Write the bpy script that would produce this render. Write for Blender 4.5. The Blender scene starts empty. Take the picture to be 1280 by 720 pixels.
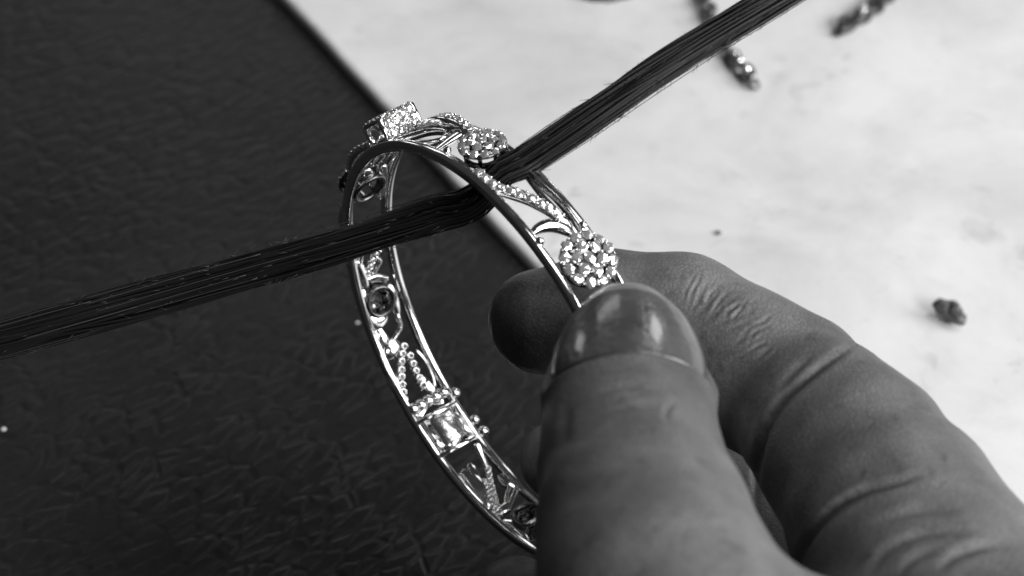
import bpy, math, random
import numpy as np
from mathutils import Vector, Matrix, Quaternion

random.seed(7); rng = np.random.default_rng(7)
scene = bpy.context.scene
R2 = math.radians

# ------------------------------------------------------------------ camera
# Camera frame, in millimetres: x right, y down, z away. A pixel of the 1280x720 photograph gives a direction only.
F = 3000.0
EL = R2(42); D0 = 385.0; HC = D0 * math.sin(EL)
RT = np.array([1., 0, 0]); DN = np.array([0, -math.sin(EL), -math.cos(EL)]); FW = np.array([0, math.cos(EL), -math.sin(EL)])
M3 = np.stack([RT, DN, FW], 1)
CAM = np.array([0, 0, HC])
def W(p): return (CAM + np.asarray(p, float) @ M3.T) * 0.001            # camera mm -> world m
def V(v): return np.asarray(v, float) @ M3.T                            # direction
def px(x, y, d): return np.array([(x - 640) / F * d, (y - 360) / F * d, d])
def on_plane(x, y, h=0.0):                                              # pixel -> point at height h mm
    d = (HC - h) / (math.sin(EL) + (y - 360) / F * math.cos(EL))
    return px(x, y, d)

cam = bpy.data.cameras.new('camera'); camo = bpy.data.objects.new('camera', cam)
scene.collection.objects.link(camo); scene.camera = camo
cam.sensor_width = 36; cam.lens = F / 1280 * 36
cam.clip_start = 0.01; cam.clip_end = 20
camo.location = CAM * 0.001; camo.rotation_euler = (math.pi / 2 - EL, 0, 0)
cam.dof.use_dof = True; cam.dof.focus_distance = 0.295; cam.dof.aperture_fstop = cam.lens / 2.9

# ------------------------------------------------------------------ light
world = bpy.data.worlds.new('World'); scene.world = world; world.use_nodes = True
bg = world.node_tree.nodes['Background']; bg.inputs[0].default_value = (1, 1, 1, 1); bg.inputs[1].default_value = 0.035
def area(name, loc, target, sx, sy, power):
    l = bpy.data.lights.new(name, 'AREA'); l.shape = 'RECTANGLE'; l.size = sx; l.size_y = sy; l.energy = power
    o = bpy.data.objects.new(name, l); scene.collection.objects.link(o); o.location = loc
    o.rotation_euler = (Vector(target) - Vector(loc)).to_track_quat('-Z', 'Y').to_euler()
TG = (0.0, 0.30, 0.03)
area('window_light', (0.90, 0.02, 0.48), TG, 0.62, 0.56, 10.5)
area('front_window_light', (0.46, -0.34, 0.52), TG, 0.34, 0.34, 6.5)
area('ceiling_light', (0.42, 0.26, 0.95), TG, 0.40, 0.40, 3.0)
area('far_window_light', (0.46, 1.20, 0.48), TG, 0.16, 0.30, 1.2)
area('far_left_window_light', (-0.66, 1.16, 0.22), TG, 0.14, 0.18, 0.3)
area('far_middle_window_light', (-0.22, 1.22, 0.36), TG, 0.30, 0.14, 0.35)
scene.view_settings.view_transform = 'Standard'; scene.view_settings.look = 'None'
scene.view_settings.exposure = 0.0; scene.view_settings.gamma = 1.0
scene.view_settings.use_curve_mapping = False

# ------------------------------------------------------------------ materials (the photograph is black and white)
def newmat(name, base, rough, metal=0.0, spec=0.5, coat=0.0):
    m = bpy.data.materials.new(name); m.use_nodes = True
    b = m.node_tree.nodes['Principled BSDF']
    b.inputs['Base Color'].default_value = (base, base, base, 1); b.inputs['Roughness'].default_value = rough
    b.inputs['Metallic'].default_value = metal; b.inputs['Specular IOR Level'].default_value = spec
    b.inputs['Coat Weight'].default_value = coat; b.inputs['Coat Roughness'].default_value = 0.1
    return m, m.node_tree, b
def node(nt, typ, **kw):
    n = nt.nodes.new(typ)
    for k, v in kw.items():
        if k in n.inputs.keys(): n.inputs[k].default_value = v
        else: setattr(n, k, v)
    return n
def ramp(nt, src, a, b, va, vb):
    r = nt.nodes.new('ShaderNodeValToRGB'); e = r.color_ramp.elements
    e[0].position = a; e[1].position = b; e[0].color = (va, va, va, 1); e[1].color = (vb, vb, vb, 1)
    nt.links.new(src, r.inputs[0]); return r
def coords(nt, scale=(1, 1, 1), rot=(0, 0, 0)):
    tc = nt.nodes.new('ShaderNodeTexCoord'); mp = nt.nodes.new('ShaderNodeMapping')
    mp.inputs['Scale'].default_value = scale; mp.inputs['Rotation'].default_value = rot
    nt.links.new(tc.outputs['Object'], mp.inputs[0]); return mp.outputs[0]
def bump(nt, b, src, strength, dist, prev=None):
    n = nt.nodes.new('ShaderNodeBump'); n.inputs['Strength'].default_value = strength; n.inputs['Distance'].default_value = dist
    nt.links.new(src, n.inputs['Height'])
    if prev: nt.links.new(prev.outputs[0], n.inputs['Normal'])
    nt.links.new(n.outputs[0], b.inputs['Normal']); return n
def mul(nt, a, b, op='MULTIPLY'):
    m = nt.nodes.new('ShaderNodeMath'); m.operation = op
    for i, x in enumerate((a, b)):
        if isinstance(x, (int, float)): m.inputs[i].default_value = x
        else: nt.links.new(x, m.inputs[i])
    return m.outputs[0]

# black leather: stretched, creased cells
M_LEATHER, nt, b = newmat('leather', 0.02, 0.42, spec=0.3)
c0 = coords(nt, rot=(0, 0, R2(-48)))
ns = node(nt, 'ShaderNodeTexNoise', Scale=90.0, Detail=3.0); nt.links.new(c0, ns.inputs['Vector'])
mixv = nt.nodes.new('ShaderNodeVectorMath'); mixv.operation = 'MULTIPLY_ADD'
nt.links.new(ns.outputs['Color'], mixv.inputs[0]); mixv.inputs[1].default_value = (0.006, 0.004, 0); nt.links.new(c0, mixv.inputs[2])
st = nt.nodes.new('ShaderNodeMapping'); st.inputs['Scale'].default_value = (0.55, 1.25, 1); nt.links.new(mixv.outputs[0], st.inputs[0])
v1 = node(nt, 'ShaderNodeTexVoronoi', feature='DISTANCE_TO_EDGE', Scale=350.0); nt.links.new(st.outputs[0], v1.inputs['Vector'])
v2 = node(nt, 'ShaderNodeTexVoronoi', feature='SMOOTH_F1', Scale=520.0, Smoothness=0.3); nt.links.new(st.outputs[0], v2.inputs['Vector'])
r1 = ramp(nt, v1.outputs['Distance'], 0.0, 0.22, 0, 1); r1.color_ramp.interpolation = 'EASE'
nb = node(nt, 'ShaderNodeTexNoise', Scale=60.0, Detail=4.0, Roughness=0.65); nt.links.new(c0, nb.inputs['Vector'])
mask = ramp(nt, nb.outputs['Fac'], 0.34, 0.68, 0.12, 1.1)
h = mul(nt, mul(nt, r1.outputs[0], mask.outputs[0]), mul(nt, v2.outputs['Distance'], -0.3), 'ADD')
bp = bump(nt, b, h, 0.4, 0.0005)
nf = node(nt, 'ShaderNodeTexNoise', Scale=1500.0, Detail=4.0); nt.links.new(c0, nf.inputs['Vector'])
bump(nt, b, nf.outputs['Fac'], 0.12, 0.0003, bp)
nl = node(nt, 'ShaderNodeTexNoise', Scale=22.0, Detail=4.0); nt.links.new(c0, nl.inputs['Vector'])
nt.links.new(ramp(nt, nl.outputs['Fac'], 0.3, 0.75, 0.010, 0.018).outputs[0], b.inputs['Base Color'])
nt.links.new(ramp(nt, nl.outputs['Fac'], 0.3, 0.75, 0.38, 0.5).outputs[0], b.inputs['Roughness'])

# white board, slightly stained
M_BOARD, nt, b = newmat('white_board', 0.8, 0.55, spec=0.3)
c0 = coords(nt)
n1 = node(nt, 'ShaderNodeTexNoise', Scale=26.0, Detail=6.0, Roughness=0.62, Distortion=0.6); nt.links.new(c0, n1.inputs['Vector'])
n2 = node(nt, 'ShaderNodeTexNoise', Scale=120.0, Detail=5.0, Roughness=0.7); nt.links.new(c0, n2.inputs['Vector'])
n3 = node(nt, 'ShaderNodeTexNoise', Scale=70.0, Detail=5.0, Roughness=0.6, Distortion=1.5); nt.links.new(c0, n3.inputs['Vector'])
f1 = ramp(nt, n1.outputs['Fac'], 0.3, 0.62, 0.77, 1.0); f2 = ramp(nt, n2.outputs['Fac'], 0.25, 0.52, 0.9, 1.0)
f3 = ramp(nt, n3.outputs['Fac'], 0.24, 0.40, 0.66, 1.0)
tot = mul(nt, mul(nt, mul(nt, f1.outputs[0], f2.outputs[0]), f3.outputs[0]), 0.70)
nt.links.new(tot, b.inputs['Base Color'])
bump(nt, b, n2.outputs['Fac'], 0.1, 0.0004)
M_EDGE, nt, b = newmat('shaded_grimy_board_edge', 0.12, 0.6)  # board side coloured grey: shade along the edge painted in with the grime
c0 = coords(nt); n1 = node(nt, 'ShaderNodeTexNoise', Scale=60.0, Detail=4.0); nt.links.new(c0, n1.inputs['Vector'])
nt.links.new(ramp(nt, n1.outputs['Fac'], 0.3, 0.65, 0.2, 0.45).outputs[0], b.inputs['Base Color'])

M_METAL, nt, b = newmat('polished_white_gold', 0.82, 0.09, metal=1.0)
c0 = coords(nt); n1 = node(nt, 'ShaderNodeTexNoise', Scale=500.0, Detail=3.0); nt.links.new(c0, n1.inputs['Vector'])
bump(nt, b, n1.outputs['Fac'], 0.07, 0.0003)
nt.links.new(ramp(nt, n1.outputs['Fac'], 0.3, 0.7, 0.05, 0.2).outputs[0], b.inputs['Roughness'])
M_RECESS, _, _ = newmat('gap_shaded_white_gold', 0.13, 0.25, metal=1.0)  # gallery metal painted dark for the shade in the gaps between stones
M_BRUSHED, nt, b = newmat('brushed_white_gold', 0.85, 0.25, metal=1.0)
c0 = coords(nt, scale=(1, 1, 6)); n1 = node(nt, 'ShaderNodeTexNoise', Scale=900.0, Detail=3.0); nt.links.new(c0, n1.inputs['Vector'])
bump(nt, b, n1.outputs['Fac'], 0.5, 0.0003)

M_GEM, nt, b = newmat('diamond', 0.97, 0.03, metal=1.0)
df = node(nt, 'ShaderNodeBsdfDiffuse'); df.inputs['Color'].default_value = (.9, .9, .9, 1); mx = nt.nodes.new('ShaderNodeMixShader'); mx.inputs[0].default_value = 0.17
nt.links.new(b.outputs[0], mx.inputs[1]); nt.links.new(df.outputs[0], mx.inputs[2])
nt.links.new(mx.outputs[0], nt.nodes['Material Output'].inputs['Surface'])

M_SKIN, nt, b = newmat('skin', 0.13, 0.46, spec=0.45)
b.inputs['Subsurface Weight'].default_value = 0.12; b.inputs['Subsurface Radius'].default_value = (1, 1, 1); b.inputs['Subsurface Scale'].default_value = 0.0012
c0 = coords(nt)
n1 = node(nt, 'ShaderNodeTexNoise', Scale=130.0, Detail=5.0, Roughness=0.6); nt.links.new(c0, n1.inputs['Vector'])
np_ = node(nt, 'ShaderNodeTexNoise', Scale=48.0, Detail=3.0, Roughness=.6); nt.links.new(c0, np_.inputs['Vector'])
ng = node(nt, 'ShaderNodeTexNoise', Scale=330.0, Detail=4.0, Roughness=.7); nt.links.new(c0, ng.inputs['Vector'])
tone = mul(nt, ramp(nt, n1.outputs['Fac'], 0.28, 0.7, 0.092, 0.165).outputs[0], ramp(nt, np_.outputs['Fac'], 0.33, 0.66, 0.62, 1.12).outputs[0])
tone = mul(nt, tone, ramp(nt, ng.outputs['Fac'], 0.28, 0.42, 0.6, 1.0).outputs[0])
v1 = node(nt, 'ShaderNodeTexVoronoi', feature='DISTANCE_TO_EDGE', Scale=1700.0)
nw = node(nt, 'ShaderNodeTexNoise', Scale=600.0, Detail=2.0); nt.links.new(c0, nw.inputs['Vector'])
wv = nt.nodes.new('ShaderNodeVectorMath'); wv.operation = 'MULTIPLY_ADD'; nt.links.new(nw.outputs['Color'], wv.inputs[0])
wv.inputs[1].default_value = (0.0008,) * 3; nt.links.new(c0, wv.inputs[2]); nt.links.new(wv.outputs[0], v1.inputs['Vector'])
hr = ramp(nt, v1.outputs['Distance'], 0.0, 0.25, 0, 1)
nt.links.new(mul(nt, tone, ramp(nt, v1.outputs['Distance'], 0.0, 0.12, 0.72, 1.0).outputs[0]), b.inputs['Base Color'])
bp = bump(nt, b, hr.outputs[0], 0.3, 0.00008)
n3 = node(nt, 'ShaderNodeTexNoise', Scale=420.0, Detail=4.0); nt.links.new(c0, n3.inputs['Vector'])
bp = bump(nt, b, n3.outputs['Fac'], 0.3, 0.0003, bp)
cl = coords(nt, scale=(.25, 1, 1), rot=(0, 0, R2(12))); n4 = node(nt, 'ShaderNodeTexNoise', Scale=1500.0, Detail=3.0, Distortion=.6); nt.links.new(cl, n4.inputs['Vector'])
bump(nt, b, n4.outputs['Fac'], 0.32, 0.00022, bp)
nt.links.new(ramp(nt, n3.outputs['Fac'], 0.3, 0.7, 0.4, 0.56).outputs[0], b.inputs['Roughness'])

M_NAIL, nt, b = newmat('finger_nail', 0.08, 0.3, spec=0.45, coat=0.55)
c0 = coords(nt); n1 = node(nt, 'ShaderNodeTexNoise', Scale=260.0, Detail=4.0); nt.links.new(c0, n1.inputs['Vector'])
nt.links.new(ramp(nt, n1.outputs['Fac'], 0.32, 0.68, 0.035, 0.08).outputs[0], b.inputs['Base Color'])
c1 = coords(nt, scale=(1, 0.06, 0.06)); n2 = node(nt, 'ShaderNodeTexNoise', Scale=1300.0, Detail=2.0); nt.links.new(c1, n2.inputs['Vector'])
bp = bump(nt, b, n2.outputs['Fac'], 0.3, 0.00012)
n3 = node(nt, 'ShaderNodeTexNoise', Scale=900.0, Detail=3.0); nt.links.new(c0, n3.inputs['Vector'])
bump(nt, b, n3.outputs['Fac'], 0.5, 0.0003, bp)
b.inputs['Coat Roughness'].default_value = 0.13

M_THREAD, nt, b = newmat('waxed_black_thread', 0.010, 0.4, spec=0.4)
M_FUZZ, _, _ = newmat('fuzzy_fibre', 0.05, 0.6)
M_DARK, nt, b = newmat('dark_debris', 0.05, 0.6)
c0 = coords(nt); n1 = node(nt, 'ShaderNodeTexNoise', Scale=900.0, Detail=4.0); nt.links.new(c0, n1.inputs['Vector'])
nt.links.new(ramp(nt, n1.outputs['Fac'], 0.3, 0.7, 0.02, 0.14).outputs[0], b.inputs['Base Color'])
M_TARN, _, _ = newmat('tarnished_metal', 0.12, 0.35, metal=0.8)
M_CRUMB, _, _ = newmat('pale_crumb', 0.8, 0.5)

# ------------------------------------------------------------------ helpers
WL = {}
def link(o, wloc, parent=None):
    scene.collection.objects.link(o); WL[o.name] = np.array(wloc, float)
    if parent is not None:
        o.parent = parent; o.location = Vector(WL[o.name] - WL[parent.name])
    else: o.location = Vector(wloc)
    return o
def empty(name, wloc): 
    o = bpy.data.objects.new(name, None); o.empty_display_size = 0.005; return link(o, wloc)
def mesh(name, verts, faces, mat, parent=None, smooth=True, origin=None):
    """verts in world metres; the object's origin is at its centre"""
    verts = np.asarray(verts, float)
    org = verts.mean(0) if origin is None else np.asarray(origin, float)
    me = bpy.data.meshes.new(name); me.from_pydata((verts - org).tolist(), [], [list(map(int, f)) for f in faces]); me.update()
    me.materials.append(mat)
    if smooth: me.polygons.foreach_set('use_smooth', [True] * len(me.polygons))
    return link(bpy.data.objects.new(name, me), org, parent)
def tag(o, label=None, cat=None, group=None, kind=None):
    for k, v in (('label', label), ('category', cat), ('group', group), ('kind', kind)):
        if v: o[k] = v
    return o
class MB:
    def __init__(s): s.v = []; s.f = []; s.n = 0
    def add(s, v, f):
        v = np.asarray(v, float); s.v.append(v); s.f += [[i + s.n for i in q] for q in f]; s.n += len(v)
    def build(s, name, mat, parent=None, smooth=True, conv=True):
        v = np.concatenate(s.v); return mesh(name, W(v) if conv else v, s.f, mat, parent, smooth)
def rrect(w, h, n=3, c=0.3):
    """rounded rectangle profile"""
    c = c * min(w, h); out = []
    for cx, cy, a0 in ((w/2-c, h/2-c, 0), (-w/2+c, h/2-c, 90), (-w/2+c, -h/2+c, 180), (w/2-c, -h/2+c, 270)):
        for k in range(n):
            a = R2(a0 + 90 * k / (n - 1)); out.append((cx + c*math.cos(a), cy + c*math.sin(a)))
    return np.array(out)
def sweep(pts, bins, nors, prof, closed=False, scale=None):
    pts, bins, nors = map(np.asarray, (pts, bins, nors)); n, m = len(pts), len(prof)
    sc = np.ones(n) if scale is None else np.asarray(scale)
    v = pts[:, None] + sc[:, None, None] * (prof[None, :, :1] * bins[:, None] + prof[None, :, 1:] * nors[:, None])
    f = []
    for i in range(n if closed else n - 1):
        j = (i + 1) % n
        for k in range(m):
            l = (k + 1) % m; f.append((i*m+k, i*m+l, j*m+l, j*m+k))
    if not closed: f.append(tuple(range(m))[::-1]); f.append(tuple((n-1)*m + k for k in range(m)))
    return v.reshape(-1, 3), f
def smoothpath(P, n):
    """Catmull-Rom through the control points"""
    P = np.asarray(P, float); Q = np.vstack([2*P[0]-P[1], P, 2*P[-1]-P[-2]]); out = []
    L = np.r_[0, np.cumsum(np.linalg.norm(np.diff(P, axis=0), axis=1))]
    for s in np.linspace(0, L[-1], n):
        i = min(np.searchsorted(L, s, side='right') - 1, len(P) - 2); t = (s - L[i]) / max(L[i+1]-L[i], 1e-9)
        a, b_, c, d = Q[i:i+4]
        out.append(.5*((2*b_) + (c-a)*t + (2*a-5*b_+4*c-d)*t*t + (3*b_-a-3*c+d)*t**3))
    return np.array(out)
def ball(c, r, seg=10, rings=6, sq=(1, 1, 1)):
    v = [(0, 0, 1)]; f = []
    for i in range(1, rings):
        for k in range(seg):
            a, p = math.pi*i/rings, 2*math.pi*k/seg; v.append((math.sin(a)*math.cos(p), math.sin(a)*math.sin(p), math.cos(a)))
    v.append((0, 0, -1)); last = len(v)-1
    for k in range(seg):
        l = (k+1) % seg; f.append((0, 1+k, 1+l)); f.append((last, last-seg+l, last-seg+k))
        for i in range(rings-2): f.append((1+i*seg+k, 1+(i+1)*seg+k, 1+(i+1)*seg+l, 1+i*seg+l))
    return np.array(v)*r*np.array(sq) + np.asarray(c), f
def lathe(c, ax, ex, prof, seg=24, closed=False):
    """prof: (radius, height) pairs about axis ax through c"""
    ax = np.asarray(ax); ex = np.asarray(ex); ey = np.cross(ax, ex); v = []; f = []; m = len(prof)
    for k in range(seg):
        a = 2*math.pi*k/seg; d = math.cos(a)*ex + math.sin(a)*ey
        v += [np.asarray(c) + r*d + h*ax for r, h in prof]
    for k in range(seg):
        l = (k+1) % seg
        for i in range(m if closed else m-1):
            j = (i+1) % m; f.append((k*m+i, l*m+i, l*m+j, k*m+j))
    return v, f
def obox(c, ax, ay, az, sx, sy, sz, bev=0.12):
    """bevelled box"""
    prof = rrect(sx, sy, 2, bev/min(sx, sy)*1.0)
    hs = [-sz/2, -sz/2+bev, sz/2-bev, sz/2]; sc = [1-2*bev/min(sx, sy), 1, 1, 1-2*bev/min(sx, sy)]
    pts = [np.asarray(c)+h_*np.asarray(az) for h_ in hs]
    return sweep(pts, [ax]*4, [ay]*4, prof, scale=sc)

# ------------------------------------------------------------------ leather surface and white board
def quad_sheet(name, pts, mat):
    return mesh(name, pts, [(0, 1, 2, 3)], mat, smooth=False, origin=(0, 0.3, 0))
lea = quad_sheet('leather_surface', [(-.9, -.5, 0), (.9, -.5, 0), (.9, 1.3, 0), (-.9, 1.3, 0)], M_LEATHER)
tag(lea, 'black creased leather covering the work surface', kind='structure')
TB = 2.6
pa, pb = W(on_plane(361, 0, TB)), W(on_plane(666, 327, TB))
dirv = (pb - pa); dirv[2] = 0; dirv /= np.linalg.norm(dirv); nrm = np.array([-dirv[1], dirv[0], 0.])
if nrm[0] < 0: nrm = -nrm
def board():
    N = 160; prof = [(-.0002, 0), (-.00035, .0006), (-.0003, .0015), (0, .0022), (.0005, .00255), (.0012, .0026)]
    L0, L1 = -.35, .45; v = []; f = []; m = len(prof)
    for i in range(N + 1):
        s = L0 + (L1-L0)*i/N; wob = .00012*math.sin(s*170)+.00008*math.sin(s*467+1)
        for o_, z in prof: v.append(pa*[1, 1, 0] + dirv*s + nrm*(o_+wob) + np.array([0, 0, z]))
    for i in range(N):
        for k in range(m-1): f.append((i*m+k, (i+1)*m+k, (i+1)*m+k+1, i*m+k+1))
    nedge = len(f); base = len(v)
    for i in range(N + 1):
        s = L0 + (L1-L0)*i/N; v.append(pa*[1, 1, 0] + dirv*s + nrm*.6 + np.array([0, 0, .0026]))
    for i in range(N): f.append((i*m+m-1, (i+1)*m+m-1, base+i+1, base+i))
    b2 = len(v)
    for s in (L0, L1): v.append(pa*[1, 1, 0] + dirv*s + nrm*.6)
    f.append([i*m for i in range(N+1)][::-1] + [b2, b2+1])
    o = mesh('white_board', v, f, M_BOARD, smooth=False)
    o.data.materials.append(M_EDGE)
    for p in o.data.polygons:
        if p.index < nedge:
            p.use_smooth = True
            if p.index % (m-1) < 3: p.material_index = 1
    return o
tag(board(), 'stained white board lying on the black leather, rim painted grey for shade and dirt', 'board')

# ------------------------------------------------------------------ hand (implicit surface, one continuous mesh)
STEP = 0.8
LO = np.array([-16., -12., 188.]); HI = np.array([125., 140., 338.])
NG = np.ceil((HI-LO)/STEP).astype(int)
AXS = [(LO[i]+STEP*np.arange(NG[i])).astype(np.float32) for i in range(3)]
def smin(a, b_, k):
    h_ = np.clip(.5+.5*(b_-a)/k, 0, 1); return b_*(1-h_)+a*h_-k*h_*(1-h_)
def chain(P, k):
    G = np.full(NG, 60., np.float32)
    for (A, ra), (B, rb) in P:
        A = np.asarray(A); B = np.asarray(B); r = max(ra, rb)+9
        lo = np.clip(((np.minimum(A, B)-r-LO)/STEP).astype(int), 0, NG); hi = np.clip(((np.maximum(A, B)+r-LO)/STEP).astype(int)+1, 0, NG)
        s = tuple(slice(l, h_) for l, h_ in zip(lo, hi))
        X = np.stack(np.meshgrid(*[AXS[i][s[i]] for i in range(3)], indexing='ij'), -1)
        ba = B-A; t = np.clip(((X-A)@ba)/(ba@ba), 0, 1)
        d = np.sqrt(((X-A-t[..., None]*ba)**2).sum(-1))-(ra+(rb-ra)*t)
        G[s] = smin(G[s], d.astype(np.float32), k)
    return G
def segs(L): 
    q = [(px(x, y, d), r) for x, y, d, r in L]; return list(zip(q[:-1], q[1:]))
THUMB = [(783, 438, 262, 7.3), (787, 520, 253, 8.5), (791, 595, 246, 9.3), (806, 662, 238, 10.3), (825, 742, 230, 11.3), (870, 860, 226, 13.5), (980, 1000, 230, 18.5)]
INDEX1 = [(677, 402, 286, 6.5), (760, 396, 286, 7.7), (850, 409, 285, 8.5), (930, 458, 281, 8.7), (988, 488, 278, 9.3)]
INDEX2 = [(1026, 524, 273, 9.7), (1068, 572, 268, 10.9)]
INDEX3 = [(1116, 645, 262, 12.1), (1182, 778, 252, 13.2), (1270, 900, 246, 17), (1280, 1000, 240, 22)]
MIDDLE = [(703, 575, 326, 5.8), (800, 590, 320, 7.8), (912, 625, 308, 9.0), (1050, 770, 290, 11.5), (1200, 950, 262, 17)]
RINGF = [(645, 746, 322, 5.6), (760, 800, 313, 7.2), (950, 890, 296, 9), (1150, 1000, 268, 15)]
PALM = [(1000, 1000, 232, 21), (1250, 1080, 238, 26), (1500, 1250, 232, 27), (1750, 1500, 226, 25), (2000, 1750, 220, 26)]
g_th = chain(segs(THUMB), 3.0)
gi1 = chain(segs(INDEX1), 2.5); gi2 = chain(segs(INDEX2), 2.0); gi3 = chain(segs(INDEX3), 4.0)
g_ix = smin(smin(gi1, gi2, 1.0), gi3, 1.6)
g_mid = smin(chain(segs(MIDDLE), 3.0), chain(segs(RINGF), 3.0), 1.2)
g_palm = chain(segs(PALM), 8.0)
web = smin(g_th, g_ix, 0.9)
G = smin(smin(web, g_mid, 1.2), g_palm, 6.0)
def surface_nets(G):
    ins = G < 0; nx, ny, nz = G.shape
    c = sum(ins[i:nx-1+i, j:ny-1+j, k:nz-1+k].astype(np.int8) for i in (0, 1) for j in (0, 1) for k in (0, 1))
    act = (c > 0) & (c < 8); idx = -np.ones(act.shape, np.int64); cells = np.argwhere(act); idx[act] = np.arange(len(cells))
    acc = np.zeros((len(cells), 3)); cnt = np.zeros(len(cells))
    corners = [(i, j, k) for i in (0, 1) for j in (0, 1) for k in (0, 1)]
    for p in corners:
        for ax in range(3):
            if p[ax]: continue
            q = list(p); q[ax] = 1
            a_ = G[tuple((cells+p).T)]; b_ = G[tuple((cells+q).T)]; m = (a_ < 0) != (b_ < 0)
            t = np.where(m, a_/np.where(m, a_-b_, 1), 0); pt = np.array(p, float)[None].repeat(len(cells), 0); pt[:, ax] = t
            acc += pt*m[:, None]; cnt += m
    verts = LO + STEP*(cells+acc/cnt[:, None]); faces = []
    for ax in range(3):
        u_, v_ = (ax+1) % 3, (ax+2) % 3
        sl0 = [slice(1, -1)]*3; sl0[ax] = slice(0, -1); sl1 = list(sl0); sl1[ax] = slice(1, None)
        a_ = ins[tuple(sl0)]; b_ = ins[tuple(sl1)]
        for flip in (False, True):
            e = np.argwhere((a_ & ~b_) if not flip else (~a_ & b_)); off = np.ones(3, int); off[ax] = 0; e = e+off
            def at(du, dv):
                q = e.copy(); q[:, u_] -= du; q[:, v_] -= dv; return idx[tuple(q.T)]
            f = np.stack([at(1, 1), at(0, 1), at(0, 0), at(1, 0)], 1)
            faces.append(f[:, ::-1] if flip else f)
    return verts, np.concatenate(faces)
hv, hf = surface_nets(G)
# refine twice, then sculpt the creases
tmp = bpy.data.meshes.new('tmp'); tmp.from_pydata(hv.tolist(), [], hf.tolist()); tmp.update()
to = bpy.data.objects.new('tmp', tmp); scene.collection.objects.link(to)
sm = to.modifiers.new('s', 'SMOOTH'); sm.factor = 0.5; sm.iterations = 4
sb = to.modifiers.new('d', 'SUBSURF'); sb.levels = 2; sb.render_levels = 2
dg = bpy.context.evaluated_depsgraph_get(); ev = to.evaluated_get(dg).to_mesh()
nv = len(ev.vertices); hv = np.empty(nv*3, np.float64); ev.vertices.foreach_get('co', hv); hv = hv.reshape(-1, 3)
hn = np.empty(nv*3, np.float64); ev.vertices.foreach_get('normal', hn); hn = hn.reshape(-1, 3)
hf = np.empty(len(ev.loops), np.int64); ev.loops.foreach_get('vertex_index', hf); hf = hf.reshape(-1, 4)
to.to_mesh_clear() if hasattr(to, 'to_mesh_clear') else None
bpy.data.objects.remove(to); bpy.data.meshes.remove(tmp)
cen = hv.mean(0)
ii = np.clip(np.round((hv-LO)/STEP).astype(int), 0, NG-1); ii = tuple(ii.T)
is_th = g_th[ii] < g_ix[ii]-.3; is_ix = (g_ix[ii] <= g_th[ii]+.3)
front = (hn*hv).sum(1) < 0
P2 = hv[:, :2]/hv[:, 2:]*F+[640, 360]
disp = np.zeros(nv)
def crease(pl, depth, width, sel, ridge=0.3, taper=True):
    pl = smoothpath(np.array(pl, float), max(6, len(pl)*2)); lo, hi = pl.min(0)-6*width, pl.max(0)+6*width
    ix = np.nonzero(sel & front & (P2 > lo).all(1) & (P2 < hi).all(1))[0]; Q = P2[ix]
    best = np.full(len(ix), 1e9); tt = np.zeros(len(ix)); L = np.r_[0, np.cumsum(np.linalg.norm(np.diff(pl, axis=0), axis=1))]
    for i, (A, B) in enumerate(zip(pl[:-1], pl[1:])):
        ba = B-A; t = np.clip(((Q-A)@ba)/(ba@ba), 0, 1); d = np.linalg.norm(Q-A-t[:, None]*ba, axis=1)
        m = d < best; best[m] = d[m]; tt[m] = (L[i]+t[m]*(L[i+1]-L[i]))/L[-1]
    e = np.sin(np.pi*np.clip(tt, .02, .98))**1.0 if taper else 1.0
    disp[ix] += e*(-depth*np.exp(-(best/width)**2)+ridge*depth*np.exp(-((best-2.1*width)/(1.2*width))**2))
crease([(1070, 429), (1030, 455), (1000, 478), (976, 500), (956, 535), (946, 585), (944, 640)], .95, 5.0, is_ix, .12)
crease([(1016, 446), (992, 466), (968, 492)], .3, 5, is_ix)
crease([(1160, 592), (1120, 602), (1080, 613), (1045, 635), (1015, 668), (998, 700), (990, 740)], .95, 5.0, is_ix, .12)
crease([(1205, 640), (1160, 636), (1115, 644), (1085, 656)], .32, 6, is_ix)
crease([(1085, 722), (1105, 690), (1150, 668), (1205, 664), (1240, 676)], .28, 6, is_ix)
crease([(1170, 716), (1195, 694), (1240, 682), (1262, 690)], .35, 6, is_ix)
crease([(1120, 722), (1140, 700), (1172, 688)], .22, 5, is_ix)
for k in range(4): crease([(1094-k*10, 524+k*4), (1076-k*10, 544+k*3)], .06, 2.2, is_ix, .3)
for k in range(20):                                                       # knuckle wrinkles
    f_ = k/19; x0, y0 = 868+f_*66+random.uniform(-3, 3), 336+f_*44+random.uniform(-4, 4); L_ = random.uniform(30, 62)*(1-.3*f_)
    a_ = R2(112+f_*20+random.uniform(-6, 6)); bw = random.uniform(-4, 4)
    crease([(x0, y0), (x0+.5*L_*math.cos(a_)+bw, y0+.5*L_*math.sin(a_)), (x0+L_*math.cos(a_), y0+L_*math.sin(a_))], random.choice((.04, .07, .13)), random.uniform(1.7, 2.4), is_ix, .55)
for k in range(22):
    f_ = k/21; x0, y0 = 940+random.uniform(-22, 24)+f_*14, 378+f_*62; L_ = random.uniform(10, 30)
    a_ = R2(148+random.uniform(-16, 16)); crease([(x0, y0), (x0+L_*math.cos(a_), y0+L_*math.sin(a_))], random.uniform(.06, .13), 2.1, is_ix, .5)
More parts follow.
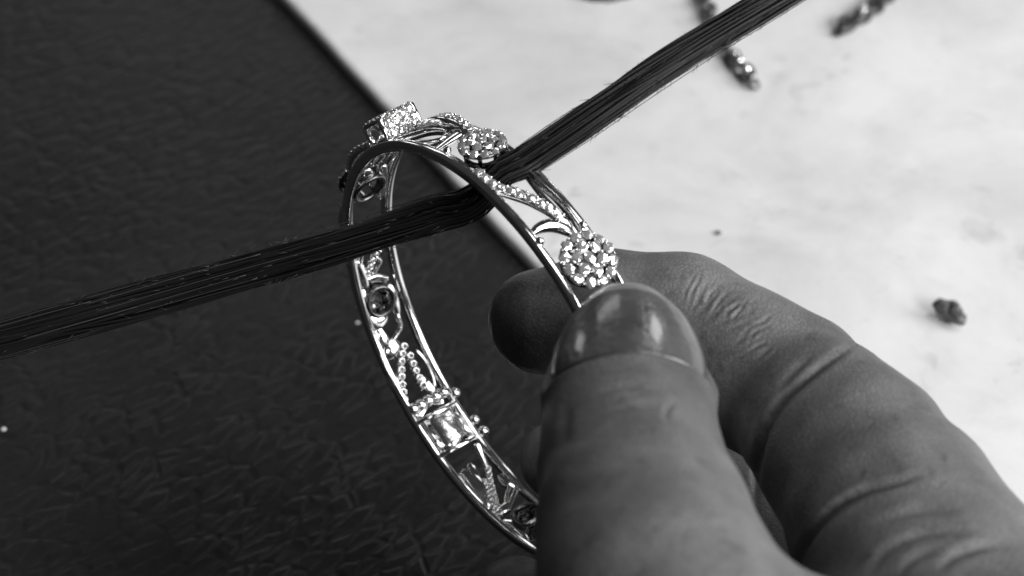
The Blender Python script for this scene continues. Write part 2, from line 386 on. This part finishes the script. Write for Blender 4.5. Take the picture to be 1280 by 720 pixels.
# thumb nail frame
T1, T0 = px(787, 520, 253), px(783, 438, 262); tax = T0-T1; TL = np.linalg.norm(tax); tax /= TL
tx = np.array([1., 0, 0]); tx -= tax*(tx@tax); tx /= np.linalg.norm(tx); tdn = np.cross(tx, tax)
if tdn[2] > 0: tdn = -tdn
FM = R2(73)
def s_cut(ph): return -.7+2.4*(np.abs(ph)/FM)**2.2
def s_free(ph): return 14.2-4.6*(np.abs(ph)/FM)**2.4
rel = hv-T1; ss = rel@tax; phi = np.arctan2(rel@tx, rel@tdn); near_t = is_th & (np.abs(phi) < R2(110)) & (ss > -8)
pc = np.clip(phi, -FM, FM); rr = 8.0
dcut = s_cut(pc)-ss; dlat = (np.abs(phi)-FM)*rr
dout = np.maximum(dcut, dlat)                                            # > 0 outside the nail, towards cuticle and side folds
lat = np.clip((dlat-dcut)/2+.5, 0, 1); fade = np.clip(1-(np.abs(phi)-FM-R2(8))/R2(22), 0, 1)
fold = fade*np.clip((12.5-ss)/3, 0, 1)*((.14+.42*lat)*np.exp(-((dout-.8)/.75)**2)-(.3+.6*lat)*np.exp(-(dout/.34)**2))
disp += np.where(near_t, fold, 0)
disp += np.where(near_t & (dout < 0), -.9*np.clip(-dout/1.5, 0, 1), 0)
for pl, dp, wd in (([(690, 560), (740, 548), (800, 545), (870, 560)], .22, 9), ([(700, 590), (760, 578), (830, 580), (900, 600)], .25, 11),
                   ([(690, 625), (770, 612), (860, 618), (925, 640)], .25, 13), ([(838, 530), (832, 518), (840, 505), (850, 500)], .12, 4), ([(712, 500), (706, 530), (704, 560)], .15, 7),
                   ([(730, 492), (790, 482), (850, 492)], .16, 5), ([(760, 512), (810, 508), (838, 515)], .14, 4)):
    crease(pl, dp, wd, is_th)
lump = np.zeros(nv)
for k in range(14):
    d_ = rng.normal(size=3); d_ /= np.linalg.norm(d_); lam = rng.uniform(6, 20); lump += np.sin(hv@d_*2*np.pi/lam+rng.uniform(0, 6))*lam/20
disp += .045*lump
hv = hv+hn*disp[:, None]
hw = W(hv); me = bpy.data.meshes.new('hand'); org = W(px(900, 600, 275))
me.vertices.add(nv); me.vertices.foreach_set('co', (hw-org).ravel()); me.loops.add(hf.size); me.loops.foreach_set('vertex_index', hf.ravel().astype(np.int32))
me.polygons.add(len(hf)); me.polygons.foreach_set('loop_start', np.arange(0, hf.size, 4, dtype=np.int32)); me.update(calc_edges=True); me.validate()
me.polygons.foreach_set('use_smooth', [True]*len(me.polygons)); me.materials.append(M_SKIN)
# outward orientation
va = np.array([hw[q] for q in hf[:2000]]); 
hand = link(bpy.data.objects.new('hand', me), org)
tag(hand, 'bare hand pinching the bangle between thumb and curled forefinger', 'hand')
# nail plate
def sample(p):
    q = (p-LO)/STEP; i0 = np.floor(q).astype(int); w = q-i0; tot_ = 0
    for c_ in range(8):
        o_ = np.array([(c_ >> k) & 1 for k in range(3)]); tot_ += np.prod(np.where(o_, w, 1-w))*G[tuple(i0+o_)]
    return tot_
def flesh(s, p_):
    d_ = math.cos(p_)*tdn+math.sin(p_)*tx; c_ = T1+tax*min(s, TL+.5); a0, a1 = 3.0, 13.0
    for _ in range(14):
        m_ = .5*(a0+a1)
        if sample(c_+d_*m_) < 0: a0 = m_
        else: a1 = m_
    return a0-.06*max(0, s-TL)**1.6
NS, NP = 26, 40; nvv = []
for i in range(NS+1):
    for j in range(NP+1):
        p_ = -FM+2*FM*j/NP; v_ = i/NS; c0_, c1_ = s_cut(p_), s_free(p_); s = c0_*(1-v_)+c1_*v_; e = abs(p_)/FM
        ra_ = flesh(c0_+.4, p_)-.22; rb_ = flesh(9.5, p_)+.1
        r_ = ra_+(rb_-ra_)*v_+.62*(1-(2*v_-1)**2)-.55*max(0, v_-.8)/.2*(.5+.5*v_)-.3*max(0, e-.84)/.16
        nvv.append(T1+tax*s+r_*(math.cos(p_)*tdn+math.sin(p_)*tx))
nff = [(i*(NP+1)+j, i*(NP+1)+j+1, (i+1)*(NP+1)+j+1, (i+1)*(NP+1)+j) for i in range(NS) for j in range(NP)]
nl_ = len(nvv); nvv = np.array(nvv)
inner = np.array([p-.45*((p-T1)-tax*((p-T1)@tax))/np.linalg.norm((p-T1)-tax*((p-T1)@tax)) for p in nvv]); nvv = np.vstack([nvv, inner])
nff += [tuple(nl_+q for q in f)[::-1] for f in nff]
rim = [j for j in range(NP+1)]+[i*(NP+1)+NP for i in range(1, NS+1)]+[NS*(NP+1)+j for j in range(NP-1, -1, -1)]+[i*(NP+1) for i in range(NS-1, 0, -1)]
nff += [(rim[k], nl_+rim[k], nl_+rim[(k+1) % len(rim)], rim[(k+1) % len(rim)]) for k in range(len(rim))]
nail = mesh('thumb_nail', W(nvv), nff, M_NAIL, hand); tag(nail, 'glossy thumb nail with smudged highlights')

# ------------------------------------------------------------------ bangle
RA = np.array([0.7875296, -0.43012713, 0.44134769]); E1 = np.array([0.47933778, 0.8776305, 0.]); E2 = np.cross(RA, E1)
RC = np.array([(627.86-640)/F*300, (435.05-360)/F*300, 300.]); RR = 29.03; HW = 3.155
def nrad(t): return math.cos(t)*E1+math.sin(t)*E2
def ntan(t): return -math.sin(t)*E1+math.cos(t)*E2
def rp(t, u, r=RR): return RC+u*RA+r*nrad(t)
def hit(x, y, near, r=RR):
    d = np.array([(x-640)/F, (y-360)/F, 1.]); q = -RC; dd = d-RA*(d@RA); qq = q-RA*(q@RA)
    A, B, C_ = dd@dd, 2*dd@qq, qq@qq-r*r; D = max(B*B-4*A*C_, 0); s = (-B+(-1 if near else 1)*math.sqrt(D))/2/A
    p = d*s-RC; return (math.atan2(p@E2, p@E1), float(np.clip(p@RA, -3.1, 3.1)))
low = rp(R2(50), 0, RR); bangle = empty('bangle', W(low))
tag(bangle, 'openwork diamond bangle of polished white metal held in the hand', 'bangle')
# gem: brilliant cut, unit girdle diameter, axis +z
def gem_mesh(seed):
    r_ = random.Random(seed); v = [(0, 0, -.42)]; f = []
    jt = lambda x: x*(1+r_.uniform(-.18, .18))
    for k in range(8): a_ = R2(45*k+22.5); v.append((.5*math.cos(a_), .5*math.sin(a_), -.03))
    for k in range(8): a_ = R2(45*k); v.append((jt(.42)*math.cos(a_), jt(.42)*math.sin(a_), jt(.09)))
    for k in range(8): a_ = R2(45*k+22.5); v.append((jt(.27)*math.cos(a_), jt(.27)*math.sin(a_), jt(.18)))
    v.append((r_.uniform(-.06, .06), r_.uniform(-.06, .06), .2))
    for k in range(8):
        l = (k+1) % 8
        f += [(0, 1+l, 1+k), (1+k, 1+l, 9+l), (1+k, 9+l, 17+k), (1+k, 17+k, 9+k), (17+k, 9+l, 17+l), (17+k, 17+l, 25)]
    me_ = bpy.data.meshes.new('gem'); me_.from_pydata((np.array(v)*.001).tolist(), [], f); me_.update(); me_.materials.append(M_GEM); return me_
GEMS = [gem_mesh(k) for k in range(6)]
GEM = GEMS[0]
def gem(c, n, size, parent):
    o = bpy.data.objects.new('gem', random.choice(GEMS)); n = np.asarray(n)/np.linalg.norm(n)
    n = n+rng.normal(size=3)*.15; n /= np.linalg.norm(n)
    q = Vector(V(n)).to_track_quat('Z', 'Y') @ Quaternion((0, 0, 1), random.uniform(0, 6.28))
    link(o, W(c), parent); o.rotation_mode = 'QUATERNION'; o.rotation_quaternion = q; o.scale = (size, size, size*random.uniform(.95, 1.25)); return o
# rails
for u in (-HW, HW):
    N = 240; ts = [2*math.pi*i/N for i in range(N)]
    v, f = sweep([rp(t, u, RR) for t in ts], [RA]*N, [nrad(t) for t in ts], rrect(1.0, 1.5, 3, .3), True)
    mb = MB(); mb.add(v, f); mb.build('rail', M_METAL, bangle)
def tu_path(tu, n=24, r=RR, rise=0.0):
    q = smoothpath(np.array(tu)*[RR, 1], n); P = []; Nn = []
    for i, (s, u) in enumerate(q):
        t = s/RR; rr_ = r+rise*math.sin(math.pi*i/(n-1)); P.append(rp(t, u, rr_)); Nn.append(nrad(t))
    P = np.array(P); Nn = np.array(Nn); T = np.gradient(P, axis=0); T /= np.linalg.norm(T, axis=1)[:, None]
    B = np.cross(T, Nn); B /= np.linalg.norm(B, axis=1)[:, None]; return P, B, Nn, T
def pix(pl, near): 
    out = []
    for x, y in pl:
        t, u = hit(x, y, near); out.append((t % (2*math.pi), u))
    return out
def scroll(tu, w=.7, h=.9, r=RR, rise=0.0, taper=None, name='scroll_strut'):
    P, B, Nn, T = tu_path(tu, 22, r, rise); sc = None
    if taper == 'leaf': sc = [.35+1.3*math.sin(math.pi*min(1, .08+.92*i/21))**.8 for i in range(22)]
    elif taper == 'end': sc = [1.2-.7*i/21 for i in range(22)]
    v, f = sweep(P, B, Nn, rrect(w, h, 3, .35), False, sc); mb = MB(); mb.add(v, f); return mb.build(name, M_METAL, bangle)
def pave(tu, size=1.0, r=RR+.25, rise=0.0, name='gem_strand', strip=0):
    P, B, Nn, T = tu_path(tu, 80, r, rise); L = np.r_[0, np.cumsum(np.linalg.norm(np.diff(P, axis=0), axis=1))]
    n = max(2, int(L[-1]/(size*.98))); mb = MB(); gs = []
    if strip: v, f = sweep(P-.42*Nn, B, Nn, rrect(size*strip, .7, 3, .3), False, [.75+.35*math.sin(math.pi*i/79) for i in range(80)]); mb.add(v, f)
    for k in range(n):
        i = min(np.searchsorted(L, (k+.5)*L[-1]/n), 79); c = P[i]; nn = Nn[i]
        v, f = lathe(c, nn, B[i], [(size*.52, -.55), (size*.55, .1), (size*.47, .16), (size*.36, .02), (size*.30, -.55)], 12, True); mb.add(v, f); gs.append((c+.12*nn, nn))
        for s in (-1, 1):                                                 # grains between the stones
            v, f = ball(c+T[i]*size*.52+B[i]*s*size*.36+.18*nn, .17*size, 6, 4); mb.add(v, f)
    o = mb.build(name, M_METAL, bangle)
    for c, nn in gs: gem(c, nn, size*.86, o)
    return o
def flower(t, u, dia, rows, name='flower_cluster', lift=1.1):
    """domed cluster of stones on an open gallery"""
    c = rp(t, u); n = nrad(t); ex = ntan(t); ey = np.cross(n, ex); R_ = dia/2; mb = MB()
    v, f = lathe(c, n, ex, [(R_*.74, -1.0), (R_*.80, -.9), (R_*.80, -.35), (R_*.74, -.3), (R_*.62, -.35), (R_*.62, -.95)], 28, True); mb.add(v, f)
    v, f = lathe(c, n, ex, [(R_*.90, lift-.45), (R_*.98, lift-.3), (R_*.96, lift+.05), (R_*.82, lift+.1), (R_*.78, lift-.4)], 28, True); mb.add(v, f)
    v, f = lathe(c, n, ex, [(R_*.5, lift-.3), (R_*.55, lift+.3), (R_*.45, lift+.4), (R_*.4, lift-.2)], 20, True); mb.add(v, f)
    for k in range(8):
        a_ = R2(45*k); d = math.cos(a_)*ex+math.sin(a_)*ey; tn = np.cross(n, d)
        v, f = sweep([c+d*R_*.74-.7*n, c+d*R_*.86+(lift-.3)*n, c+d*R_*.45+(lift+.1)*n], [tn]*3, [d]*3, rrect(.5, .4, 2, .3)); mb.add(v, f)
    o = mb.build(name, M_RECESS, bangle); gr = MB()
    for cnt, rad, sz, hgt in rows:
        for k in range(cnt):
            a_ = 2*math.pi*(k+.3*(cnt % 2))/cnt; d = math.cos(a_)*ex+math.sin(a_)*ey
            gem(c+d*rad*R_+(lift+hgt)*n, n+d*rad*.3, sz, o)
            if cnt > 1:
                a2 = a_+math.pi/cnt; d2 = math.cos(a2)*ex+math.sin(a2)*ey
                v, f = ball(c+d2*rad*1.1*R_+(lift+hgt+.12)*n, .15, 6, 4); gr.add(v, f)
    gr.build('prong', M_METAL, o)
    return o
ROW = [(1, 0, 1.36, .62), (6, .46, 1.28, .5), (12, .84, 1.22, .2)]
ROW2 = [(1, 0, 1.55, .66), (6, .47, 1.5, .52), (12, .86, 1.44, .2)]
flower(R2(221.5), 1.0, 6.0, ROW); flower(R2(261.0), .8, 6.9, ROW2)
flower(R2(157), -.5, 6.3, ROW, lift=1.9); flower(R2(117), -.6, 5.6, ROW); flower(R2(41), .4, 5.8, ROW)
flower(R2(301), .4, 6.0, ROW); flower(R2(340), .4, 6.0, ROW)

# square box setting on top
def box_setting():
    t = R2(184.5); c = rp(t, .3, RR+1.9); n, ta = nrad(t), ntan(t); mb = MB(); a_ = RA
    sa, st_, sn = 4.8, 5.4, 3.1
    for su in (-1, 1):                                                    # end frames with a hollow
        e = c+su*(sa/2)*a_
        for k in (-1, 1):
            v, f = obox(e+k*(st_/2-.3)*ta, ta, a_, n, .6, .7, sn, .1); mb.add(v, f)
            v, f = obox(e+k*(sn/2-.3)*n, n, a_, ta, .6, .66, st_-1.1, .1); mb.add(v, f)
    for k in (-1, 1):                                                     # long side walls
        v, f = obox(c+k*(st_/2-.25)*ta, ta, n, a_, .4, sn-.2, sa-.6, .08); mb.add(v, f)
    v, f = obox(c+(sn/2-.35)*n, n, ta, a_, .4, st_-.7, sa-.6, .08); mb.add(v, f)
    o = mb.build('box_setting', M_METAL, bangle); gr = MB()
    for i in range(4):
        for j in range(4): gem(c+(sn/2-.02)*n+(i-1.5)*1.08*a_+(j-1.5)*1.22*ta, n, 1.15, o)
        for j in range(3): gem(c+(st_/2+.02)*ta+(i-1.5)*1.08*a_+(j-1)*.98*n, ta, 1.08, o)
    for i in range(5):
        for j in range(5):
            v, f = ball(c+(sn/2+.06)*n+(i-2)*1.08*a_+(j-2)*1.22*ta, .2, 6, 4); gr.add(v, f)
        for j in range(4):
            v, f = ball(c+(st_/2+.1)*ta+(i-2)*1.08*a_+(j-1.5)*.98*n, .19, 6, 4); gr.add(v, f)
    gr.build('prong', M_METAL, o)
box_setting()
D = R2
# outer side, from box setting down to the thumb
pave([(D(192), 2.5), (D(200), 3.0), (D(208), 2.9), (D(215), 2.3)], 1.05, RR+.5, .8, strip=1.1)
scroll([(D(190), 1.9), (D(200), 2.3), (D(209), 2.2), (D(214), 1.6)], .5, 1.3, RR+.2, .3, 'leaf')
scroll([(D(192), -1.5), (D(199), .9), (D(206), 1.3), (D(208.5), -.3), (D(205), -2.2), (D(200), -3.0)], .6, 1.0)
scroll([(D(210), 1.8), (D(210.5), 0), (D(212), -2.9)], 1.5, .8, taper='end')
scroll([(D(214), -2.7), (D(220), -2.4), (D(226), -2.7)], .7, .9)
pave(pix([(594, 216), (606, 226), (622, 237), (640, 243), (660, 250), (682, 262), (700, 275)], True), 1.2, RR+.55, strip=1.15)
scroll(pix([(698, 272), (712, 283), (724, 296)], True), 1.2, .8, taper='end')
scroll(pix([(664, 292), (676, 284), (692, 282), (708, 288), (724, 300)], True), .9, .8, taper='leaf')
scroll([(D(233), 2.3), (D(242), 1.7), (D(250), 1.9), (D(255), 1.5)], .6, .8)
scroll([(D(228), 3.0), (D(238), 2.4), (D(248), 2.8), (D(256), 2.6)], .5, 1.0, RR+.3)
for k, (t_, u_) in enumerate([(D(216.5), -2.3), (D(252), -2.75), (D(253.5), 3.0), (D(271.5), 2.7)]):
    mb = MB(); v, f = ball(rp(t_, u_, RR+.7), .55, 10, 7); mb.add(v, f); mb.build('bead', M_METAL, bangle)
# left top, outer edge seen past the rail
pave([(D(180), -2.3), (D(174), -2.9), (D(168), -2.9), (D(162), -2.4)], 1.05, RR+1.35, .5, strip=1.1)
pave([(D(151), -2.6), (D(144), -2.9), (D(138), -2.5)], 1.05, RR+1.2, .4, strip=1.1)
pave([(D(179), 1.8), (D(173), 2.4), (D(167), 2.0)], 1.0, RR+.5, .3)
scroll([(D(180), -.6), (D(173), .4), (D(166), -.4)], .8, .8, taper='leaf')
# left, inner side seen through the ring
scroll(pix([(440, 312), (444, 332), (452, 352), (458, 362)], False), .8, .7, taper='end')
scroll(pix([(452, 310), (450, 330), (454, 352)], False), .8, .7, taper='end')
pave(pix([(476, 306), (466, 322), (458, 344)], False), .85, RR)
scroll(pix([(470, 322), (475, 326), (470, 336), (461, 352)], False), .55, .6)
scroll(pix([(456, 350), (470, 345), (484, 348)], False), .6, .8)
scroll(pix([(456, 392), (468, 404), (484, 396)], False), 1.3, .7, taper='leaf')
scroll(pix([(496, 394), (500, 408), (492, 424), (480, 444)], False), .7, .7, taper='end')
scroll(pix([(494, 424), (488, 438), (479, 450)], False), 1.4, .6, taper='leaf')
pave(pix([(505, 428), (501, 450), (501, 475), (504, 505)], False), .95, RR)
pave(pix([(510, 440), (518, 462), (530, 486)], False), .95, RR)
scroll(pix([(520, 438), (532, 452), (540, 470), (543, 484)], False), .4, .6)
for pl in ([(447, 326), (452, 344), (460, 366)], [(452, 362), (456, 380), (462, 398)], [(486, 356), (492, 376), (498, 398)], [(470, 408), (478, 424), (489, 440)], [(484, 462), (492, 478), (503, 498)], [(524, 470), (533, 482), (545, 488)], [(459, 212), (466, 228), (474, 246)], [(480, 206), (478, 226), (476, 250)]):
    scroll(pix(pl, False), .95, .6, taper='leaf', name='leaf_strut')
# clasp
def clasp():
    t = D(76.5); n, ta = nrad(t), ntan(t); c = rp(t, -.05, RR-.2); mb = MB()
    for k in (-1, 1):
        v, f = obox(c+k*2.75*ta, ta, n, RA, .7, 1.7, 6.6, .15); mb.add(v, f)
        v, f = obox(c+k*2.3*RA, RA, n, ta, .6, 1.6, 4.9, .15); mb.add(v, f)
    o = mb.build('clasp_box', M_METAL, bangle); p = MB()
    v, f = obox(c-.75*n+.1*ta, ta, n, RA, 4.1, .5, 3.5, .12); p.add(v, f); p.build('clasp_plate', M_BRUSHED, o)
    p = MB(); v, f = obox(c+.35*n, ta, n, RA, 5.0, .5, 4.2, .1); p.add(v, f); p.build('backing_plate', M_METAL, o)
    for dt, uu, r_ in ((D(84.3), 3.9, .8), (D(75.2), 4.2, .75), (D(71.2), 4.25, .85)):
        p = MB(); v, f = ball(rp(dt, uu, RR-.3), r_, 14, 9); p.add(v, f)
        v, f = sweep([rp(dt, 3.0, RR-.2), rp(dt, uu, RR-.3)], [ntan(dt)]*2, [nrad(dt)]*2, rrect(.6, .6, 3, .4)); p.add(v, f)
        p.build('lock_bead', M_METAL, o)
    p = MB()                                                             # hinge knuckles
    for k in range(5):
        uu = -2.6+k*1.25; v, f = lathe(rp(D(86), uu, RR-.3), RA, nrad(D(86)), [(.15, -.52), (.75, -.52), (.85, -.4), (.85, .4), (.75, .52), (.15, .52)], 14, True); p.add(v, f)
    p.build('hinge', M_METAL, o)
    p = MB(); v, f = sweep(*tu_path([(D(84), -2.4), (D(86), -.2), (D(84.5), 2.2)], 14, RR+.2)[:3], rrect(1.5, .7, 3, .3)); p.add(v, f); p.build('hinge_leaf', M_METAL, o)
clasp()
# below the clasp
scroll(pix([(575, 590), (590, 602), (603, 620), (612, 636)], False), 1.5, .7, taper='leaf')
scroll(pix([(596, 556), (603, 572), (609, 586)], False), 1.1, .8, taper='end')
pave(pix([(609, 584), (613, 604), (619, 628), (625, 645)], False), .9, RR)
pave(pix([(604, 600), (612, 622), (622, 646)], False), .7, RR)
scroll(pix([(652, 604), (644, 616), (634, 640)], False), .8, .7)
scroll(pix([(640, 602), (634, 618), (631, 640)], False), .6, .6)
scroll(pix([(650, 668), (658, 658), (672, 650)], False), .6, .7)
for pl in ([(628, 652), (642, 658), (660, 676)], [(624, 594), (632, 602), (646, 610)], [(586, 580), (592, 594), (598, 612)], [(612, 642), (626, 640), (640, 626)]):
    scroll(pix(pl, False), .95, .6, taper='leaf', name='leaf_strut')
# hidden run under the thumb
for t0 in (272, 311, 350):
    pave([(D(t0), -2.4), (D(t0+9), 0), (D(t0+18), 2.4)], 1.0, RR+.4)
    scroll([(D(t0), 2.2), (D(t0+9), 1.2), (D(t0+18), -2.2)], .8, .8, taper='leaf')

# ------------------------------------------------------------------ thread bundle drawn through the openwork
HOLE = rp(D(231), .25, RR)
def bundle():
    hd = HOLE[2]; hpx = HOLE[:2]/HOLE[2]*F+[640, 360]
    ctrl = [px(-260, 497, 300), px(-60, 443, 300), px(100, 398, 298), px(260, 352, 296), px(430, 304, 292), px(540, 270, 288), px(590, 254, 284.5), HOLE, px(655, 203, 279.5), px(720, 160, 279), px(803, 104, 279), px(905, 40, 279), px(1010, -26, 279), px(1250, -178, 279)]
    rad = [2.25, 2.25, 2.25, 2.25, 2.35, 2.35, 2.0, 1.55, 1.8, 1.85, 1.8, 1.75, 1.75, 1.75]
    n = 150; P = smoothpath(np.array(ctrl), n); L = np.r_[0, np.cumsum(np.linalg.norm(np.diff(P, axis=0), axis=1))]
    Lc = np.array([L[np.argmin(np.linalg.norm(P-c, axis=1))] for c in ctrl]); Rd = np.interp(L, Lc, rad)
    T = np.gradient(P, axis=0); T /= np.linalg.norm(T, axis=1)[:, None]; B = np.cross(T, [0, 0, 1.]); B /= np.linalg.norm(B, axis=1)[:, None]; N_ = np.cross(B, T)
    mb = MB(); prof = np.array([(math.cos(R2(72*k)), math.sin(R2(72*k))) for k in range(5)]); NSD = 270
    NL = 9; locks = [(2*math.pi*k/7+random.uniform(-.25, .25), .60*random.uniform(.88, 1.1), random.uniform(.34, .46)) for k in range(7)]+[(0, .08, .4), (3, .15, .35)]
    wob = [(random.uniform(.03, .06), random.uniform(0, 6.3), random.uniform(.08, .14), random.uniform(0, 6.3)) for k in range(NL)]
    for s in range(NSD):
        k = s % NL; la, lr, lw = locks[k]; w1, p1, w2, p2 = wob[k]
        A1 = la+.022*L+.22*np.sin(L*w1+p1); R1 = lr*(1+.16*np.sin(L*w2+p2))
        r0 = lw*math.sqrt(random.random())*(1.35 if random.random() < .1 else 1); a0 = random.uniform(0, 6.3); A2 = a0-.05*L+.5*np.sin(L*random.uniform(.02, .09)+random.uniform(0, 6))
        fr = 1+.22*np.sin(L*random.uniform(.05, .16)+random.uniform(0, 6))
        x_ = (R1*np.cos(A1)+r0*fr*np.cos(A2))*Rd; y_ = (R1*np.sin(A1)+r0*fr*np.sin(A2))*Rd
        q = P+x_[:, None]*B+1.0*y_[:, None]*N_
        v, f = sweep(q, B, N_, prof*random.uniform(.12, .21)); mb.add(v, f)
    o = mb.build('thread_bundle', M_THREAD); fz = MB(); p3 = prof[[0, 2, 3]]
    for s in range(900):                                                 # stray fuzz
        i = random.randrange(6, n-6); a_ = random.uniform(0, 6.28); d = math.cos(a_)*B[i]+math.sin(a_)*N_[i]; ln = random.uniform(.6, 2.6); l2 = random.choice((-1, 1))*random.uniform(.4, 1.6)
        c = P[i]+d*Rd[i]*.95
        q = [c, c+d*.12*ln+T[i]*l2*.5, c+d*.3*ln+T[i]*l2+rng.normal(size=3)*.1]
        v, f = sweep(q, [B[i]]*3, [N_[i]]*3, p3*.045, scale=[1, .8, .4]); fz.add(v, f)
    for s in range(44):                                                  # loose long threads
        i = random.randrange(8, n-34); m = random.randrange(14, 30); sl = slice(i, i+m); a0 = random.uniform(0, 6.28); bow = np.sin(np.linspace(0, math.pi, m))*random.uniform(.05, .3)
        q = P[sl]+((Rd[sl]*1.0+bow)[:, None])*(math.cos(a0)*B[sl]+math.sin(a0)*N_[sl]); v, f = sweep(q, B[sl], N_[sl], p3*.05); fz.add(v, f)
    fo = fz.build('stray_fibres', M_FUZZ, o); tag(fo, kind='stuff')
    return o
tag(bundle(), 'black waxed thread bundle threaded through the bangle openwork', 'thread')

# ------------------------------------------------------------------ scraps on the board and leather
LK = None
def chain_scrap(pl, label, bright, n, name='chain_scrap', size=2.6):
    global LK
    pts = [W(on_plane(x, y, TB)) for x, y in pl]; q = smoothpath(np.array(pts), n); root = empty(name, q[0]); WL[root.name] = q[0]
    if LK is None:
        v, f = lathe((0, 0, 0), np.array([0, 0, 1.]), np.array([1., 0, 0]), [(.0009, -.0004), (.0013, -.0004), (.0016, 0), (.0013, .0004), (.0009, .0004), (.0007, 0)], 14, True)
        v = np.array(v)*[1.5, 1.15, 1.4]; LK = bpy.data.meshes.new('link'); LK.from_pydata(v.tolist(), [], f); LK.update(); LK.materials.append(M_TARN)
    for i, p in enumerate(q):
        o = bpy.data.objects.new('link', LK); t = q[min(i+1, n-1)]-q[max(i-1, 0)]
        link(o, p+np.array([random.uniform(-.0003, .0003), random.uniform(-.0003, .0003), .0009]), root); o.rotation_euler = (R2(40 if i % 2 else -35), R2(random.uniform(-15, 15)), math.atan2(t[1], t[0]))
        if i in bright:
            g = bpy.data.objects.new('stone', GEM); link(g, p+np.array([.0002, 0, .0022]), root); g.scale = (1.5,)*3; g.rotation_euler = (random.uniform(-.4, .4), random.uniform(-.4, .4), 1)
    tag(root, label, 'chain scrap', 'loose bits of tarnished chain on the white board')
chain_scrap([(868, -28), (880, 8), (896, 48), (916, 78), (938, 106)], 'tarnished chain scrap crossing under the black thread bundle', (8, 11, 12, 13), 15)
chain_scrap([(1052, 42), (1076, 24), (1100, 6), (1126, -14), (1150, -30)], 'tarnished chain scrap on the bare white board, beyond the thread', (3, 6), 13)
chain_scrap([(732, -4), (760, -2), (785, -6), (808, -14)], 'dark chain scrap on the board between thread and leather edge', (2,), 9)
def lump(name, x, y, h, size, mat, label, cat, seed, sq=(1, .8, .6), spikes=.35, group=None):
    r_ = np.random.default_rng(seed); v, f = ball((0, 0, 0), 1, 24, 16); d = np.ones(len(v))
    for k in range(10):
        q = r_.normal(size=3); q /= np.linalg.norm(q); d += spikes*r_.uniform(-.6, 1)*np.exp(-((1-v@q)/.12))
    d *= 1+r_.normal(size=len(v))*.06
    v = v*d[:, None]*np.array(sq)*size*.001; v[:, 2] -= v[:, 2].min(); p = W(on_plane(x, y, h))
    return tag(mesh(name, v+p, f, mat, smooth=False, origin=p), label, cat, group)
lump('dirt_lump', 1187, 402, TB, 1.75, M_DARK, 'jagged dark lump of grit on the white board beside the hand', 'debris', 4, (.85, .8, 1.15), 1.0)
lump('grit_speck', 898, 293, TB, .5, M_DARK, 'tiny dark grit speck on the board above the forefinger knuckle', 'debris', 5)
lump('edge_crumb', 385, 23, TB-1.2, .65, M_DARK, 'smaller of two dark crumbs stuck on the grey board edge', 'debris', 20, group='crumbs along the board edge')
lump('edge_crumb', 399, 38, TB-1.2, .95, M_DARK, 'larger of two dark crumbs stuck on the grey board edge', 'debris', 21, group='crumbs along the board edge')
lump('pale_crumb', 5, 538, 0, .42, M_CRUMB, 'tiny pale crumb on the black leather away from the bangle', 'debris', 8)
lump('pale_crumb', 447, 405, 0, .3, M_CRUMB, 'tiny pale crumb on the black leather right beside the bangle rail', 'debris', 9)
